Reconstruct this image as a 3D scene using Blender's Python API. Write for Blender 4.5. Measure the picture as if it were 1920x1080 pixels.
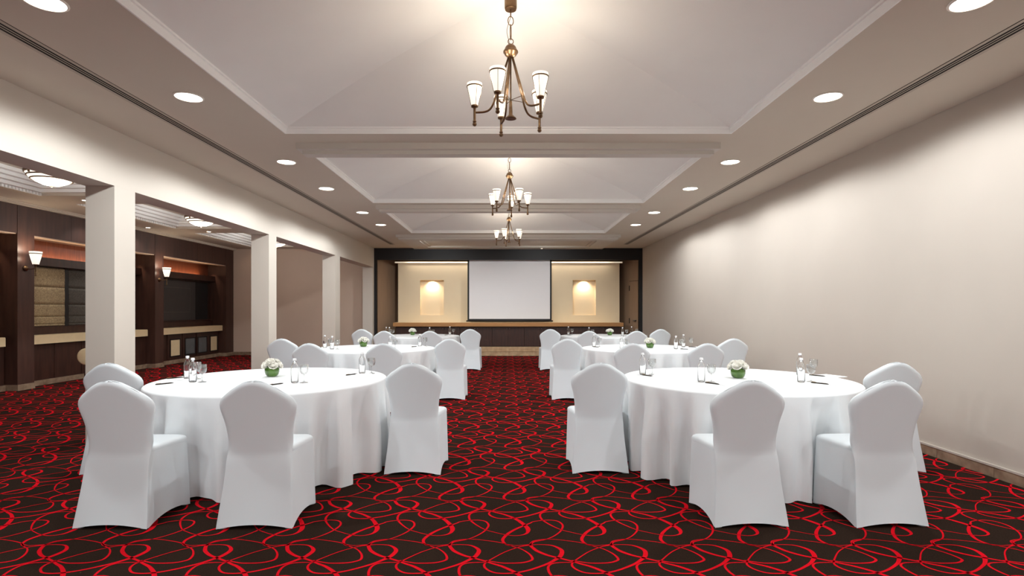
import bpy, math, random
import numpy as np
from mathutils import Vector, Matrix
PI = math.pi
for o in list(bpy.data.objects):
    bpy.data.objects.remove(o)
S = bpy.context.scene
COL = S.collection

# ------------------------------------------------------------------ camera
F = 1030.0                       # focal length in pixels of a 1920 wide frame
CH = 1.38                        # camera height
cam_d = bpy.data.cameras.new('camera')
cam_d.sensor_width = 36.0
cam_d.lens = F / 1920 * 36.0
cam_d.shift_x = 7 / 1920
cam_d.shift_y = 40 / 1920
cam_d.clip_start = 0.05
cam = bpy.data.objects.new('camera', cam_d)
cam.location = (0, 0, CH)
cam.rotation_euler = (PI / 2, 0, 0)
COL.objects.link(cam)
S.camera = cam

# ------------------------------------------------------------------ world, light levels, exposure
w = bpy.data.worlds.new('world')
S.world = w
w.use_nodes = True
w.node_tree.nodes['Background'].inputs[0].default_value = (0.9, 0.93, 1, 1)
w.node_tree.nodes['Background'].inputs[1].default_value = 0.3
S.view_settings.view_transform = 'Standard'
S.view_settings.look = 'None'
S.view_settings.exposure = 0.45
S.view_settings.gamma = 1.0
S.view_settings.use_curve_mapping = False

P_DOWN = 66.0        # watts of one recessed hall downlight
P_BULB = 3.8         # watts of one chandelier bulb
P_BOWL = 20.0        # watts of one bowl lamp in the side room
P_SMALL = 20.0        # watts of one small side room spot
P_SCONCE = 5.0
P_NICHE = 26.0
P_COVE = 9.0
C_DOWN = (0.94, 0.985, 1.0)
P_STAGE = 150.0       # watts of one spot in the stage soffit
P_BACK = 54.0        # watts of one unseen downlight, added behind the viewpoint for light level
C_WARM = (1.0, 0.86, 0.68)
DOWN_Y = [3.24, 4.70, 6.77, 8.26, 10.30, 11.79]
DOWN_Y_BACK = [1.2, -0.3, -2.3, -3.8]

def lamp_light(name, kind, loc, power, color, **kw):
    d = bpy.data.lights.new(name, kind)
    d.energy = power
    d.color = color
    for k, v in kw.items():
        if k != 'rot':
            setattr(d, k, v)
    o = bpy.data.objects.new(name, d)
    o.location = loc
    if 'rot' in kw:
        o.rotation_euler = kw['rot']
    COL.objects.link(o)
    return o

# ------------------------------------------------------------------ helpers
def srgb(r, g, b):
    def c(v):
        v /= 255.0
        return v / 12.92 if v <= 0.04045 else ((v + 0.055) / 1.055) ** 2.4
    return (c(r), c(g), c(b))

MATS = {}
def mat(name, col, rough=0.6, metal=0.0, var=0.06, scale=6.0, bump=0.0, bscale=80.0, emit=None, estr=0.0,
        trans=0.0, ior=1.45, stretch=(1, 1, 1), spec=0.5, sheen=0.0, coat=0.0, col2=None):
    m = bpy.data.materials.new(name)
    m.use_nodes = True
    nt = m.node_tree
    b = nt.nodes['Principled BSDF']
    tc = nt.nodes.new('ShaderNodeTexCoord')
    mp = nt.nodes.new('ShaderNodeMapping')
    mp.inputs['Scale'].default_value = stretch
    nt.links.new(tc.outputs['Object'], mp.inputs['Vector'])
    nz = nt.nodes.new('ShaderNodeTexNoise')
    nz.inputs['Scale'].default_value = scale
    nz.inputs['Detail'].default_value = 4
    nt.links.new(mp.outputs['Vector'], nz.inputs['Vector'])
    rp = nt.nodes.new('ShaderNodeValToRGB')
    c2 = col2 if col2 else tuple(min(1, c * (1 + var)) for c in col)
    c1 = col if col2 else tuple(c * (1 - var) for c in col)
    rp.color_ramp.elements[0].position = 0.3
    rp.color_ramp.elements[1].position = 0.7
    rp.color_ramp.elements[0].color = (*c1, 1)
    rp.color_ramp.elements[1].color = (*c2, 1)
    nt.links.new(nz.outputs['Fac'], rp.inputs['Fac'])
    nt.links.new(rp.outputs['Color'], b.inputs['Base Color'])
    b.inputs['Roughness'].default_value = rough
    b.inputs['Metallic'].default_value = metal
    b.inputs['Specular IOR Level'].default_value = spec
    b.inputs['Transmission Weight'].default_value = trans
    b.inputs['IOR'].default_value = ior
    b.inputs['Sheen Weight'].default_value = sheen
    b.inputs['Coat Weight'].default_value = coat
    if emit:
        b.inputs['Emission Color'].default_value = (*emit, 1)
        b.inputs['Emission Strength'].default_value = estr
    if bump:
        n2 = nt.nodes.new('ShaderNodeTexNoise')
        n2.inputs['Scale'].default_value = bscale
        n2.inputs['Detail'].default_value = 3
        nt.links.new(mp.outputs['Vector'], n2.inputs['Vector'])
        bp = nt.nodes.new('ShaderNodeBump')
        bp.inputs['Strength'].default_value = bump
        bp.inputs['Distance'].default_value = 0.004
        nt.links.new(n2.outputs['Fac'], bp.inputs['Height'])
        nt.links.new(bp.outputs['Normal'], b.inputs['Normal'])
    MATS[name] = m
    return m

class MB:
    """collects geometry for one mesh object"""
    def __init__(s):
        s.v = []; s.f = []; s.sm = []
    def poly(s, pts, smooth=False):
        n = len(s.v)
        s.v += [tuple(p) for p in pts]
        s.f.append(tuple(range(n, n + len(pts)))); s.sm.append(smooth)
        return s
    def box(s, x0, x1, y0, y1, z0, z1):
        n = len(s.v)
        s.v += [(x0, y0, z0), (x1, y0, z0), (x1, y1, z0), (x0, y1, z0), (x0, y0, z1), (x1, y0, z1), (x1, y1, z1), (x0, y1, z1)]
        for q in ((0, 3, 2, 1), (4, 5, 6, 7), (0, 1, 5, 4), (1, 2, 6, 5), (2, 3, 7, 6), (3, 0, 4, 7)):
            s.f.append(tuple(n + i for i in q)); s.sm.append(False)
        return s
    def loft(s, loops, closed=True, cap0=False, cap1=False, smooth=True):
        """loops: list of equally long point lists"""
        n = len(s.v); m = len(loops[0])
        for L in loops:
            s.v += [tuple(p) for p in L]
        for i in range(len(loops) - 1):
            for j in range(m if closed else m - 1):
                a = n + i * m + j; b = n + i * m + (j + 1) % m
                s.f.append((a, b, b + m, a + m)); s.sm.append(smooth)
        if cap0:
            s.f.append(tuple(n + j for j in range(m))[::-1]); s.sm.append(False)
        if cap1:
            k = n + (len(loops) - 1) * m
            s.f.append(tuple(k + j for j in range(m))); s.sm.append(False)
        return s
    def lathe(s, prof, n=20, c=(0, 0, 0), cap0=True, cap1=True, smooth=True):
        loops = [[(c[0] + r * math.cos(2 * PI * k / n), c[1] + r * math.sin(2 * PI * k / n), c[2] + z) for k in range(n)] for r, z in prof]
        return s.loft(loops, True, cap0, cap1, smooth)
    def tube(s, pts, r, n=8, caps=True, closed=False):
        P = [Vector(p) for p in pts]
        R = r if isinstance(r, (list, tuple)) else [r] * len(P)
        loops = []; up = None
        for i, p in enumerate(P):
            if closed:
                t = P[(i + 1) % len(P)] - P[i - 1]
            else:
                t = P[min(i + 1, len(P) - 1)] - P[max(i - 1, 0)]
            t.normalize()
            if up is None:
                up = Vector((0, 0, 1)) if abs(t.z) < 0.9 else Vector((1, 0, 0))
            a = t.cross(up)
            if a.length < 1e-5:
                a = t.cross(Vector((0, 1, 0)))
            a.normalize(); b = a.cross(t); up = b
            loops.append([p + (a * math.cos(2 * PI * k / n) + b * math.sin(2 * PI * k / n)) * R[i] for k in range(n)])
        if closed:
            loops.append(loops[0])
        return s.loft(loops, True, caps and not closed, caps and not closed, True)
    def ball(s, c, r, n=12, m=8, sz=1.0):
        loops = []
        for i in range(m + 1):
            a = -PI / 2 + PI * i / m
            rr = max(r * math.cos(a), 1e-5)
            loops.append([(c[0] + rr * math.cos(2 * PI * k / n), c[1] + rr * math.sin(2 * PI * k / n), c[2] + r * sz * math.sin(a)) for k in range(n)])
        return s.loft(loops)
    def mesh(s, name):
        me = bpy.data.meshes.new(name)
        me.from_pydata(s.v, [], s.f)
        me.polygons.foreach_set('use_smooth', s.sm)
        me.update()
        return me

def obj(name, mb, material, parent=None, loc=None):
    me = mb.mesh(name) if isinstance(mb, MB) else mb
    if material is not None and not me.materials:
        me.materials.append(material)
    o = bpy.data.objects.new(name, me)
    COL.objects.link(o)
    if parent is not None:
        o.parent = parent
    if loc is not None:
        o.location = loc
    return o

def tag(o, label, cat=None, group=None, kind=None):
    o['label'] = label
    if cat: o['category'] = cat
    if group: o['group'] = group
    if kind: o['kind'] = kind
    return o

def thing(name, label, cat, loc=(0, 0, 0), rotz=0.0, group=None):
    o = bpy.data.objects.new(name, None)
    o.empty_display_size = 0.1
    COL.objects.link(o)
    o.location = loc
    o.rotation_euler = (0, 0, rotz)
    return tag(o, label, cat, group)

def struct(name, mb, m, label, parent=None):
    o = obj(name, mb, m, parent)
    if parent is None:
        tag(o, label, None, None, 'structure')
    return o

def copy_tree(o, parent=None):
    c = o.copy(); COL.objects.link(c); c.parent = parent
    for ch in [x for x in bpy.data.objects if x.parent == o]:
        copy_tree(ch, c)
    return c

def kids(o):
    return list(o.children)

def dup(root, loc, rotz, label, group=None):
    r = root.copy(); COL.objects.link(r); r.location = loc; r.rotation_euler = (0, 0, rotz); r['label'] = label
    if group: r['group'] = group
    for ch in TREE[root.name]:
        c = ch[0].copy(); COL.objects.link(c); c.parent = r
        for g in ch[1]:
            d = g.copy(); COL.objects.link(d); d.parent = c
    return r
TREE = {}
def freeze(root):
    """remember the parts of a thing so that copies need no search"""
    allo = list(bpy.data.objects)
    k = [x for x in allo if x.parent == root]
    TREE[root.name] = [(x, [y for y in allo if y.parent == x]) for x in k]
    return root

def plate(x0, x1, y0, y1, z0, z1, holes):
    """horizontal plate with rectangular holes"""
    xs = sorted({x0, x1, *[h[0] for h in holes], *[h[1] for h in holes]})
    ys = sorted({y0, y1, *[h[2] for h in holes], *[h[3] for h in holes]})
    mb = MB()
    for j in range(len(ys) - 1):
        cy = (ys[j] + ys[j + 1]) / 2
        run = None
        for i in range(len(xs)):
            cx = (xs[i] + xs[i + 1]) / 2 if i < len(xs) - 1 else None
            solid = cx is not None and not any(h[0] < cx < h[1] and h[2] < cy < h[3] for h in holes)
            if solid and run is None: run = xs[i]
            if not solid and run is not None:
                mb.box(run, xs[i], ys[j], ys[j + 1], z0, z1); run = None
    return mb

def wall_xz(x0, x1, z0, z1, y0, y1, holes):
    xs = sorted({x0, x1, *[h[0] for h in holes], *[h[1] for h in holes]})
    zs = sorted({z0, z1, *[h[2] for h in holes], *[h[3] for h in holes]})
    mb = MB()
    for j in range(len(zs) - 1):
        cz = (zs[j] + zs[j + 1]) / 2
        for i in range(len(xs) - 1):
            cx = (xs[i] + xs[i + 1]) / 2
            if not any(h[0] < cx < h[1] and h[2] < cz < h[3] for h in holes):
                mb.box(xs[i], xs[i + 1], y0, y1, zs[j], zs[j + 1])
    return mb

# ------------------------------------------------------------------ materials
M_wall = mat('wall_paint', srgb(187, 177, 167), 0.75, var=0.015, scale=2, bump=0.05, bscale=200)
M_arc = mat('arcade_paint', srgb(206, 197, 186), 0.75, var=0.012, scale=2, bump=0.05, bscale=200)
M_ceil = mat('ceiling_paint', srgb(202, 192, 178), 0.8, var=0.012, scale=2)
M_vault = mat('vault_plaster', srgb(231, 230, 227), 0.8, var=0.012, scale=3)
M_beam = mat('beam_plaster', srgb(204, 198, 190), 0.75, var=0.012, scale=3)
M_trim = mat('moulding_white', srgb(240, 240, 238), 0.6, var=0.01)
M_taupe = mat('taupe_paint', srgb(204, 182, 165), 0.75, var=0.015, scale=2)
M_carpet = mat('carpet_pile', srgb(47, 36, 30), 0.95, var=0.25, scale=140, bump=0.6, bscale=500, spec=0.0)
M_scroll = mat('carpet_scroll', srgb(214, 22, 36), 0.95, var=0.12, scale=160, bump=0.6, bscale=500, spec=0.0)
M_wood = mat('dark_wood', srgb(46, 26, 20), 0.42, var=0.3, scale=4, stretch=(5, 5, 0.6), col2=srgb(64, 37, 28))
M_woodlight = mat('wood_panel', srgb(58, 35, 28), 0.5, var=0.3, scale=3, stretch=(5, 5, 0.5), col2=srgb(74, 46, 37))
M_glowtint = mat('glow_tinted_wood', srgb(84, 42, 28), 0.4, scale=5, stretch=(6, 6, 0.7), col2=srgb(112, 60, 38))  # dark wood reddened to carry the lintel strip's orange glow
M_black = mat('black_paint', srgb(20, 16, 16), 0.6, var=0.1)
M_groove = mat('slot_black', srgb(16, 12, 10), 0.9, var=0.1)
M_alu = mat('diffuser_blade', srgb(178, 166, 152), 0.5, var=0.03)
M_cream = mat('cream_panel', srgb(222, 200, 160), 0.5, var=0.03, scale=10)
M_stage = mat('stage_cream', srgb(224, 204, 172), 0.7, var=0.015, scale=3)
M_side = mat('stage_side_panel', srgb(150, 122, 98), 0.6, var=0.06, scale=3, stretch=(4, 4, 0.5))
M_oak = mat('oak_ledge', srgb(172, 122, 72), 0.45, var=0.12, scale=4, stretch=(0.6, 6, 6))
M_marble = mat('brown_marble', srgb(118, 96, 78), 0.35, scale=9, col2=srgb(160, 138, 116))
M_marble2 = mat('tan_marble', srgb(158, 128, 96), 0.35, scale=9, col2=srgb(190, 162, 128))
M_screen = mat('screen_fabric', srgb(226, 222, 222), 0.8, var=0.005)
M_cover = mat('chair_cover', srgb(223, 230, 234), 0.7, var=0.01, scale=3, sheen=0.15)
M_cloth = mat('table_linen', srgb(236, 239, 241), 0.75, var=0.008, scale=3, bump=0.05, bscale=300, sheen=0.1)
M_bronze = mat('aged_bronze', srgb(92, 70, 50), 0.35, metal=0.85, scale=20, col2=srgb(128, 102, 76))
M_shade = mat('frosted_shade', srgb(250, 240, 222), 0.4, var=0.01, emit=(1.0, 0.93, 0.80), estr=0.7)
M_bowl = mat('frosted_bowl', srgb(250, 240, 222), 0.4, var=0.01, emit=(1.0, 0.92, 0.78), estr=1.0)
M_lens = mat('light_lens', srgb(255, 250, 240), 0.4, var=0.01, emit=(1.0, 0.96, 0.88), estr=9.0)
M_ring = mat('light_ring', srgb(236, 230, 222), 0.5, var=0.01)
M_strip = mat('led_strip', srgb(255, 220, 180), 0.4, var=0.01, emit=(1.0, 0.72, 0.44), estr=6.0)
M_cove = mat('cove_strip', srgb(255, 240, 215), 0.4, var=0.01, emit=(1.0, 0.90, 0.72), estr=0.35)
M_glass = mat('clear_glass', (1, 1, 1), 0.0, var=0.0, trans=1.0, ior=1.38)
M_pane = mat('dark_pane', srgb(40, 38, 38), 0.18, var=0.1, scale=2)
M_greyglass = mat('grey_glass', srgb(86, 90, 92), 0.25, var=0.08, scale=6)
M_cap = mat('bottle_cap', srgb(232, 232, 234), 0.4, var=0.01)
M_pen = mat('pen_barrel', srgb(58, 50, 42), 0.3, metal=0.5, var=0.1)
M_pengold = mat('pen_clip', srgb(170, 140, 84), 0.3, metal=0.8, var=0.05)
M_paper = mat('paper', srgb(250, 250, 250), 0.8, var=0.004)
M_vase = mat('green_leaf_glass', srgb(52, 84, 28), 0.08, scale=18, col2=srgb(92, 132, 52), coat=0.8)
M_leaf = mat('leaf', srgb(50, 84, 34), 0.5, var=0.2, scale=20)
M_petal = mat('white_petal', srgb(246, 244, 236), 0.65, var=0.02, scale=20)
M_blind = mat('woven_blind', srgb(128, 108, 82), 0.85, scale=60, stretch=(1, 1, 0.8), col2=srgb(186, 166, 128))
M_blind2 = mat('woven_blind_dark', srgb(66, 62, 58), 0.85, scale=60, stretch=(1, 1, 0.8), col2=srgb(96, 90, 82))
M_steel = mat('steel_tube', srgb(120, 120, 122), 0.3, metal=0.9, var=0.05)

# ================================================================== SETTING
YB, YF = -4.5, 16.37          # hall depth range
HC = 3.20                     # ceiling height
XL, XR = -4.0, 4.0
# floor with the scroll pattern of the carpet
fl = struct('floor', MB().box(-8.95, 4.2, YB - 0.2, 17.7, -0.12, 0.0), M_carpet, 'dark brown carpet with looping red scroll pattern')

def unproj(x, y):             # sample point of the carpet, read in a magnified view of the floor
    px = 740 + x / 6.75; py = 920 + y / 6.75
    z = F * CH / (py - 580)
    return np.array([(px - 953) * z / F, z])
TX, TY = 0.4735, 0.751
def strand(parts):
    """parts: list of (list of (x, y, width)); consecutive lists are joined by the nearest lattice shift"""
    pts = []
    for lst in parts:
        q = [(unproj(x, y), wd) for x, y, wd in lst]
        if pts:
            d = pts[-1][0] - q[0][0]
            k = np.array([round(d[0] / TX) * TX, round(d[1] / TY) * TY])
            q = [(p + k, wd) for p, wd in q]
            pts[-1] = ((pts[-1][0] + q[0][0]) / 2, pts[-1][1])
            q = q[1:]
        pts += q
    return pts
A = (690, 690)
SA = strand([[(690, 690, .013), (760, 686, .007), (850, 685, .007), (960, 695, .011), (1040, 730, .019), (1066, 770, .025), (1025, 830, .026),
              (960, 868, .022), (850, 920, .018), (700, 970, .015), (550, 1012, .014), (400, 1040, .013), (250, 1050, .011), (120, 1040, .011),
              (40, 1000, .012), (18, 955, .013), (55, 912, .010), (200, 840, .008), (350, 775, .007), (500, 727, .007), (600, 703, .008), (690, 690, .012)]])
SB1 = strand([[(690, 690, .02), (715, 728, .021), (760, 770, .021), (870, 820, .018), (1000, 855, .015), (1150, 890, .014)],
              [(330, 262, .014), (400, 278, .015), (500, 305, .018), (620, 360, .023), (700, 430, .028), (733, 490, .029), (700, 540, .017), (620, 565, .008),
               (520, 571, .007), (400, 555, .006), (300, 530, .006), (200, 500, .007), (130, 460, .009), (60, 400, .012), (36, 350, .014), (62, 300, .013),
               (130, 275, .010), (230, 268, .008), (330, 268, .007)]])
SB2 = strand([[(1150, 885, .009), (1300, 910, .009), (1400, 920, .010), (1600, 915, .011), (1715, 890, .013), (1744, 860, .014), (1700, 800, .011),
               (1600, 740, .008), (1480, 705, .008), (1400, 675, .013), (1368, 620, .019), (1430, 550, .020), (1520, 495, .018), (1620, 450, .015), (1755, 412, .011)],
              [(745, 415, .011), (830, 395, .009), (950, 378, .009), (1060, 375, .010), (1150, 392, .011), (1188, 440, .013), (1150, 500, .012), (1090, 545, .010),
               (1000, 590, .008), (900, 622, .008), (800, 640, .009), (740, 655, .011), (690, 690, .015)]])
SC = strand([[(690, 690, .014), (720, 655, .010), (780, 632, .008), (950, 615, .006), (1150, 632, .006), (1350, 662, .007), (1480, 705, .007)]])
SD = strand([[(400, 680, .007), (460, 692, .006), (520, 696, .006), (620, 690, .007), (690, 684, .010)]])
def ribbon(pts, sub):
    P = np.array([[*p, wd] for p, wd in pts])
    P = np.vstack([2 * P[0] - P[1], P, 2 * P[-1] - P[-2]])
    out = []
    for i in range(1, len(P) - 2):
        for k in range(sub):
            t = k / sub
            out.append(0.5 * ((2 * P[i]) + (-P[i - 1] + P[i + 1]) * t + (2 * P[i - 1] - 5 * P[i] + 4 * P[i + 1] - P[i + 2]) * t ** 2 +
                              (-P[i - 1] + 3 * P[i] - 3 * P[i + 1] + P[i + 2]) * t ** 3))
    out.append(P[-2])
    Q = np.array(out)
    T = np.gradient(Q[:, :2], axis=0)
    T /= np.linalg.norm(T, axis=1)[:, None] + 1e-9
    N = np.stack([-T[:, 1], T[:, 0]], 1) * (np.maximum(Q[:, 2:3], .005) * 0.5)
    return Q[:, :2] + N, Q[:, :2] - N
def carpet_pattern(sub, y0, y1, name):
    V = []; FQ = []; n = 0
    for S_ in (SA, SB1, SB2, SC, SD):
        a, b = ribbon(S_, sub)
        m = len(a)
        V.append(np.vstack([a, b]))
        i = np.arange(m - 1)
        FQ.append(np.stack([i, i + m, i + m + 1, i + 1], 1) + n)
        n += 2 * m
    V = np.vstack(V); FQ = np.vstack(FQ)
    base = V.mean(0)
    shifts = []
    for i in range(-40, 40):
        for j in range(-20, 30):
            sx, sy = i * TX, j * TY
            c = base + (sx, sy)
            if -8.55 < c[0] < 4.2 and y0 <= c[1] < y1:
                shifts.append((sx, sy))
    sh = np.array(shifts)
    VV = (V[None] + sh[:, None]).reshape(-1, 2)
    FF = (FQ[None] + (np.arange(len(sh)) * n)[:, None, None]).reshape(-1, 4)
    VV[:, 0] = np.clip(VV[:, 0], -8.62, 3.985)
    VV[:, 1] = np.clip(VV[:, 1], YB + 0.05, 17.3)
    me = bpy.data.meshes.new(name)
    me.vertices.add(len(VV)); me.loops.add(len(FF) * 4); me.polygons.add(len(FF))
    co = np.zeros((len(VV), 3)); co[:, :2] = VV; co[:, 2] = 0.0012
    me.vertices.foreach_set('co', co.ravel())
    me.loops.foreach_set('vertex_index', FF.ravel())
    me.polygons.foreach_set('loop_start', np.arange(0, len(FF) * 4, 4))
    me.update(calc_edges=True)
    o = obj(name, me, M_scroll, fl)
    o['kind'] = 'stuff'
    o['label'] = 'bright red looping scrolls woven into the carpet'
    return o
carpet_pattern(5, -1.0, 8.0, 'carpet_scroll')
carpet_pattern(2, 8.0, 17.6, 'carpet_scroll')
carpet_pattern(2, -5.2, -1.0, 'carpet_scroll')

# right wall, back of the hall behind the viewpoint
wr = struct('wall_right', MB().box(XR, XR + 0.2, YB, 17.6, 0, HC + 0.2), M_wall, 'long bare beige wall on the right of the hall')
struct('wall_rear', MB().box(-8.95, XR + 0.2, YB - 0.2, YB, 0, HC + 0.6), M_wall, 'beige wall behind the viewpoint')
# marble skirting on the right wall: one tile after the other, thin cap above
bb = struct('baseboard_right', MB().box(XR - 0.012, XR, YB, YF, 0.0, 0.088), M_groove, 'brown marble skirting with light cap along the right wall')
tile_me = MB().box(-0.008, 0.008, -0.298, 0.298, 0.0, 0.088).mesh('tile')
yy = YB + 0.3
while yy < YF - 0.2:
    obj('tile', tile_me, M_marble, bb, (XR - 0.014, yy, 0.001)); yy += 0.6
obj('cap', MB().box(XR - 0.026, XR, YB, YF, 0.088, 0.104), M_wall, bb)

# ceiling of the hall
XC = 2.30
COFF = [(-1.02, 1.98), (2.70, 5.68), (6.42, 9.38), (10.12, 13.10)]
ceil = struct('ceiling', plate(XL - 0.3, XR + 0.2, YB, 17.6, HC, HC + 0.05, [(-XC, XC, a, b) for a, b in COFF]), M_ceil,
              'flat beige hall ceiling with four vaulted coffers')
def vault(a, b):
    cx, cy = 0.0, (a + b) / 2
    hx, hy = XC - 0.034, (b - a) / 2 - 0.034
    mb = MB(); n = 18; h = 0.49
    z0 = HC + 0.058
    def zz(t): return z0 + h * (1 - (1 - t) ** 1.4)
    for k in range(4):
        loops = []
        for i in range(n + 1):
            t = i / n
            row = []
            for j in range(13):
                s = -1 + 2 * j / 12
                u = (1 - t)
                if k == 0: p = (s * u * hx, hy * u)
                elif k == 1: p = (-s * u * hx, -hy * u)
                elif k == 2: p = (hx * u, -s * u * hy)
                else: p = (-hx * u, s * u * hy)
                row.append((cx + p[0], cy + p[1], zz(t)))
            loops.append(row)
        mb.loft(loops, closed=False)
    o = obj('coffer_vault', mb, M_vault, ceil)
    # moulding frame: bright riser, quirk and small bead
    fr = MB()
    def ring(ix, z0_, z1_, wd):
        x0, x1, y0, y1 = -XC + ix, XC - ix, a + ix, b - ix
        fr.box(x0 - wd, x0, y0 - wd, y1 + wd, z0_, z1_); fr.box(x1, x1 + wd, y0 - wd, y1 + wd, z0_, z1_)
        fr.box(x0, x1, y0 - wd, y0, z0_, z1_); fr.box(x0, x1, y1, y1 + wd, z0_, z1_)
    def band(i0, z0_, i1, z1_):
        L = []
        for ix, z in ((i0, z0_), (i1, z1_)):
            x0, x1, y0, y1 = -XC + ix, XC - ix, a + ix, b - ix
            L.append([(x0, y0, z), (x1, y0, z), (x1, y1, z), (x0, y1, z)])
        fr.loft(L, True, False, False, False)
    band(-0.015, HC - 0.001, 0.0, HC - 0.004); band(0.0, HC - 0.004, 0.016, HC + 0.030); band(0.016, HC + 0.030, 0.018, HC + 0.042); band(0.018, HC + 0.042, 0.032, HC + 0.045); band(0.032, HC + 0.045, 0.036, HC + 0.060)
    band(-0.015, HC - 0.001, -0.015, HC + 0.060)
    obj('coffer_moulding', fr, M_trim, ceil)
for a, b in COFF:
    vault(a, b)
# stepped beams between the coffers
for y0, y1, xw in ((2.32, 2.60, 2.32), (6.00, 6.26, 2.32), (9.56, 9.84, 2.31), (13.36, 13.80, 2.74)):
    mb = MB()
    mb.box(-xw, xw, y0, y1, HC - 0.066, HC)
    mb.box(-xw + 0.05, xw - 0.05, y0 + 0.06, y1 - 0.06, HC - 0.108, HC - 0.066)
    obj('stepped_beam', mb, M_beam, ceil)
# shallow panel in front of the stage
mb = plate(-2.80, 2.80, 13.80, YF, HC - 0.03, HC, [(-2.32, 2.32, 14.25, 15.85)])
obj('stage_soffit', mb, M_beam, ceil)
obj('soffit_moulding', plate(-2.32, 2.32, 14.25, 15.85, HC - 0.016, HC, [(-2.22, 2.22, 14.35, 15.75)]), M_ceil, ceil)

# linear slot diffusers
def diffuser(x, label):
    t = thing('slot_diffuser', label, 'air diffuser', (x, 0, HC), 0, 'long slot diffusers in the ceiling')
    y0, y1 = YB + 0.3, 15.4
    obj('backing', MB().box(-0.045, 0.045, y0, y1, -0.002, 0.0), M_groove, t)
    for a, b in ((-0.068, -0.040), (0.040, 0.068)):
        obj('frame', MB().box(a, b, y0, y1, -0.0035, 0.0), M_alu, t)
    for a, b in ((-0.073, -0.068), (0.068, 0.073)):
        obj('painted_shadow', MB().box(a, b, y0, y1, -0.0012, 0.0), M_groove, t)  # dark strips painted in for the thin shadows beside the frame
    for c in (-0.0135, 0.0135):
        obj('blade', MB().box(c - 0.0048, c + 0.0048, y0, y1, -0.0030, -0.002), M_alu, t)
diffuser(-3.26, 'long slotted air diffuser in the ceiling beside the columns')
diffuser(3.30, 'long slotted air diffuser in the ceiling beside the bare right wall')

# left arcade: beam with square columns
wl = struct('wall_left', MB().box(XL - 0.30, XL, YB, YF, 2.635, HC), M_arc, 'pale beam over the openings to the side room')
for y0, y1 in ((-1.55, -1.22), (2.0, 2.33), (5.58, 5.89), (9.18, 9.48), (12.70, 13.06), (16.2, 16.6)):
    obj('column', MB().box(XL - 0.295, XL - 0.0005, y0, y1, 0.0, 2.636), M_arc, wl)

# ------------------------------------------------------------------ stage end of the hall
wb = struct('wall_back', MB().box(XL, XR, YF, YF + 0.12, 2.858, HC), M_black, 'black fascia framing the stage recess')
obj('post', MB().box(XL, XL + 0.075, YF, YF + 0.12, 0, 2.858), M_black, wb)
obj('post', MB().box(XR - 0.10, XR, YF, YF + 0.12, 0, 2.858), M_black, wb)
def splay(sx):
    mb = MB()
    p = [(sx * 3.97, YF + 0.12), (sx * 3.46, 17.5), (sx * 3.46, 17.6), (sx * 4.05, YF + 0.2)]
    lo = [(x, y, 0.0) for x, y in p]; hi = [(x, y, HC + 0.2) for x, y in p]
    mb.loft([lo, hi], True, True, True, False)
    return mb
obj('side_panel', splay(-1), M_side, wb)
sp = obj('side_panel', splay(1), M_side, wb)
obj('recess_back', MB().box(-3.6, 3.6, 17.45, 17.6, 0, HC + 0.2), M_side, wb)
obj('recess_ceiling', MB().box(-4, 4, YF + 0.12, 17.6, 2.95, 3.05), M_side, wb)
NI = [(-2.707, -1.985, 1.20, 2.28), (1.985, 2.690, 1.20, 2.28)]
YS = 16.90
struct('wall_stage', wall_xz(-3.39, 3.42, 0.0, 2.84, YS, YS + 0.10, NI), M_stage, 'cream stage wall with two lit niches')
ws = bpy.data.objects['wall_stage']
for x0, x1, z0, z1 in NI:
    mb = MB()
    mb.box(x0 - .02, x1 + .02, YS + 0.16, YS + 0.18, z0 - .02, z1 + .02)
    mb.box(x0 - .02, x0, YS + 0.1005, YS + 0.16, z0 - .02, z1 + .02); mb.box(x1, x1 + .02, YS + 0.1005, YS + 0.16, z0 - .02, z1 + .02)
    mb.box(x0, x1, YS + 0.1005, YS + 0.16, z0 - .02, z0); mb.box(x0, x1, YS + 0.1005, YS + 0.16, z1, z1 + .02)
    obj('niche', mb, M_stage, ws)
    cx = (x0 + x1) / 2
    lamp_light('niche_spot', 'SPOT', (cx, YS + 0.05, z1 - 0.02), P_NICHE, C_WARM, rot=(math.radians(16), 0, 0), spot_size=math.radians(140), spot_blend=1.0, shadow_soft_size=0.02)
# cove strip over the cream wall
cv = struct('trim_1', MB().box(-3.48, 3.50, YS - 0.10, YS, 2.795, 2.84), M_stage, 'pale cove ledge along the top of the cream stage wall')
obj('cove_strip', MB().box(-3.46, 3.48, YS - 0.105, YS - 0.10, 2.80, 2.835), M_cove, cv)
for cx in (-2.35, -0.8, 0.8, 2.35):
    lamp_light('cove_light', 'AREA', (cx, 16.70, 2.86), P_COVE / 4, (1.0, 0.92, 0.80), shape='RECTANGLE', size=1.5, size_y=0.06, rot=(math.radians(6), 0, 0))
# projection screen
t = thing('projection_screen', 'large white projection screen with black border hanging over the stage', 'screen', (0.04, 16.62, 0))
obj('screen_fabric', MB().box(-1.222, 1.222, -0.004, 0.004, 1.09, 2.93), M_screen, t)
for a, b in ((-1.272, -1.222), (1.222, 1.272)):
    obj('border', MB().box(a, b, -0.0045, 0.0045, 1.09, 2.93), M_black, t)
obj('border', MB().box(-1.272, 1.272, -0.005, 0.005, 1.045, 1.09), M_black, t)
obj('weight_bar', MB().tube([(-1.31, 0, 1.028), (1.31, 0, 1.028)], 0.022, 10), M_black, t)
obj('casing', MB().box(-1.38, 1.38, -0.06, 0.06, 2.88, 2.945), M_black, t)
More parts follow.
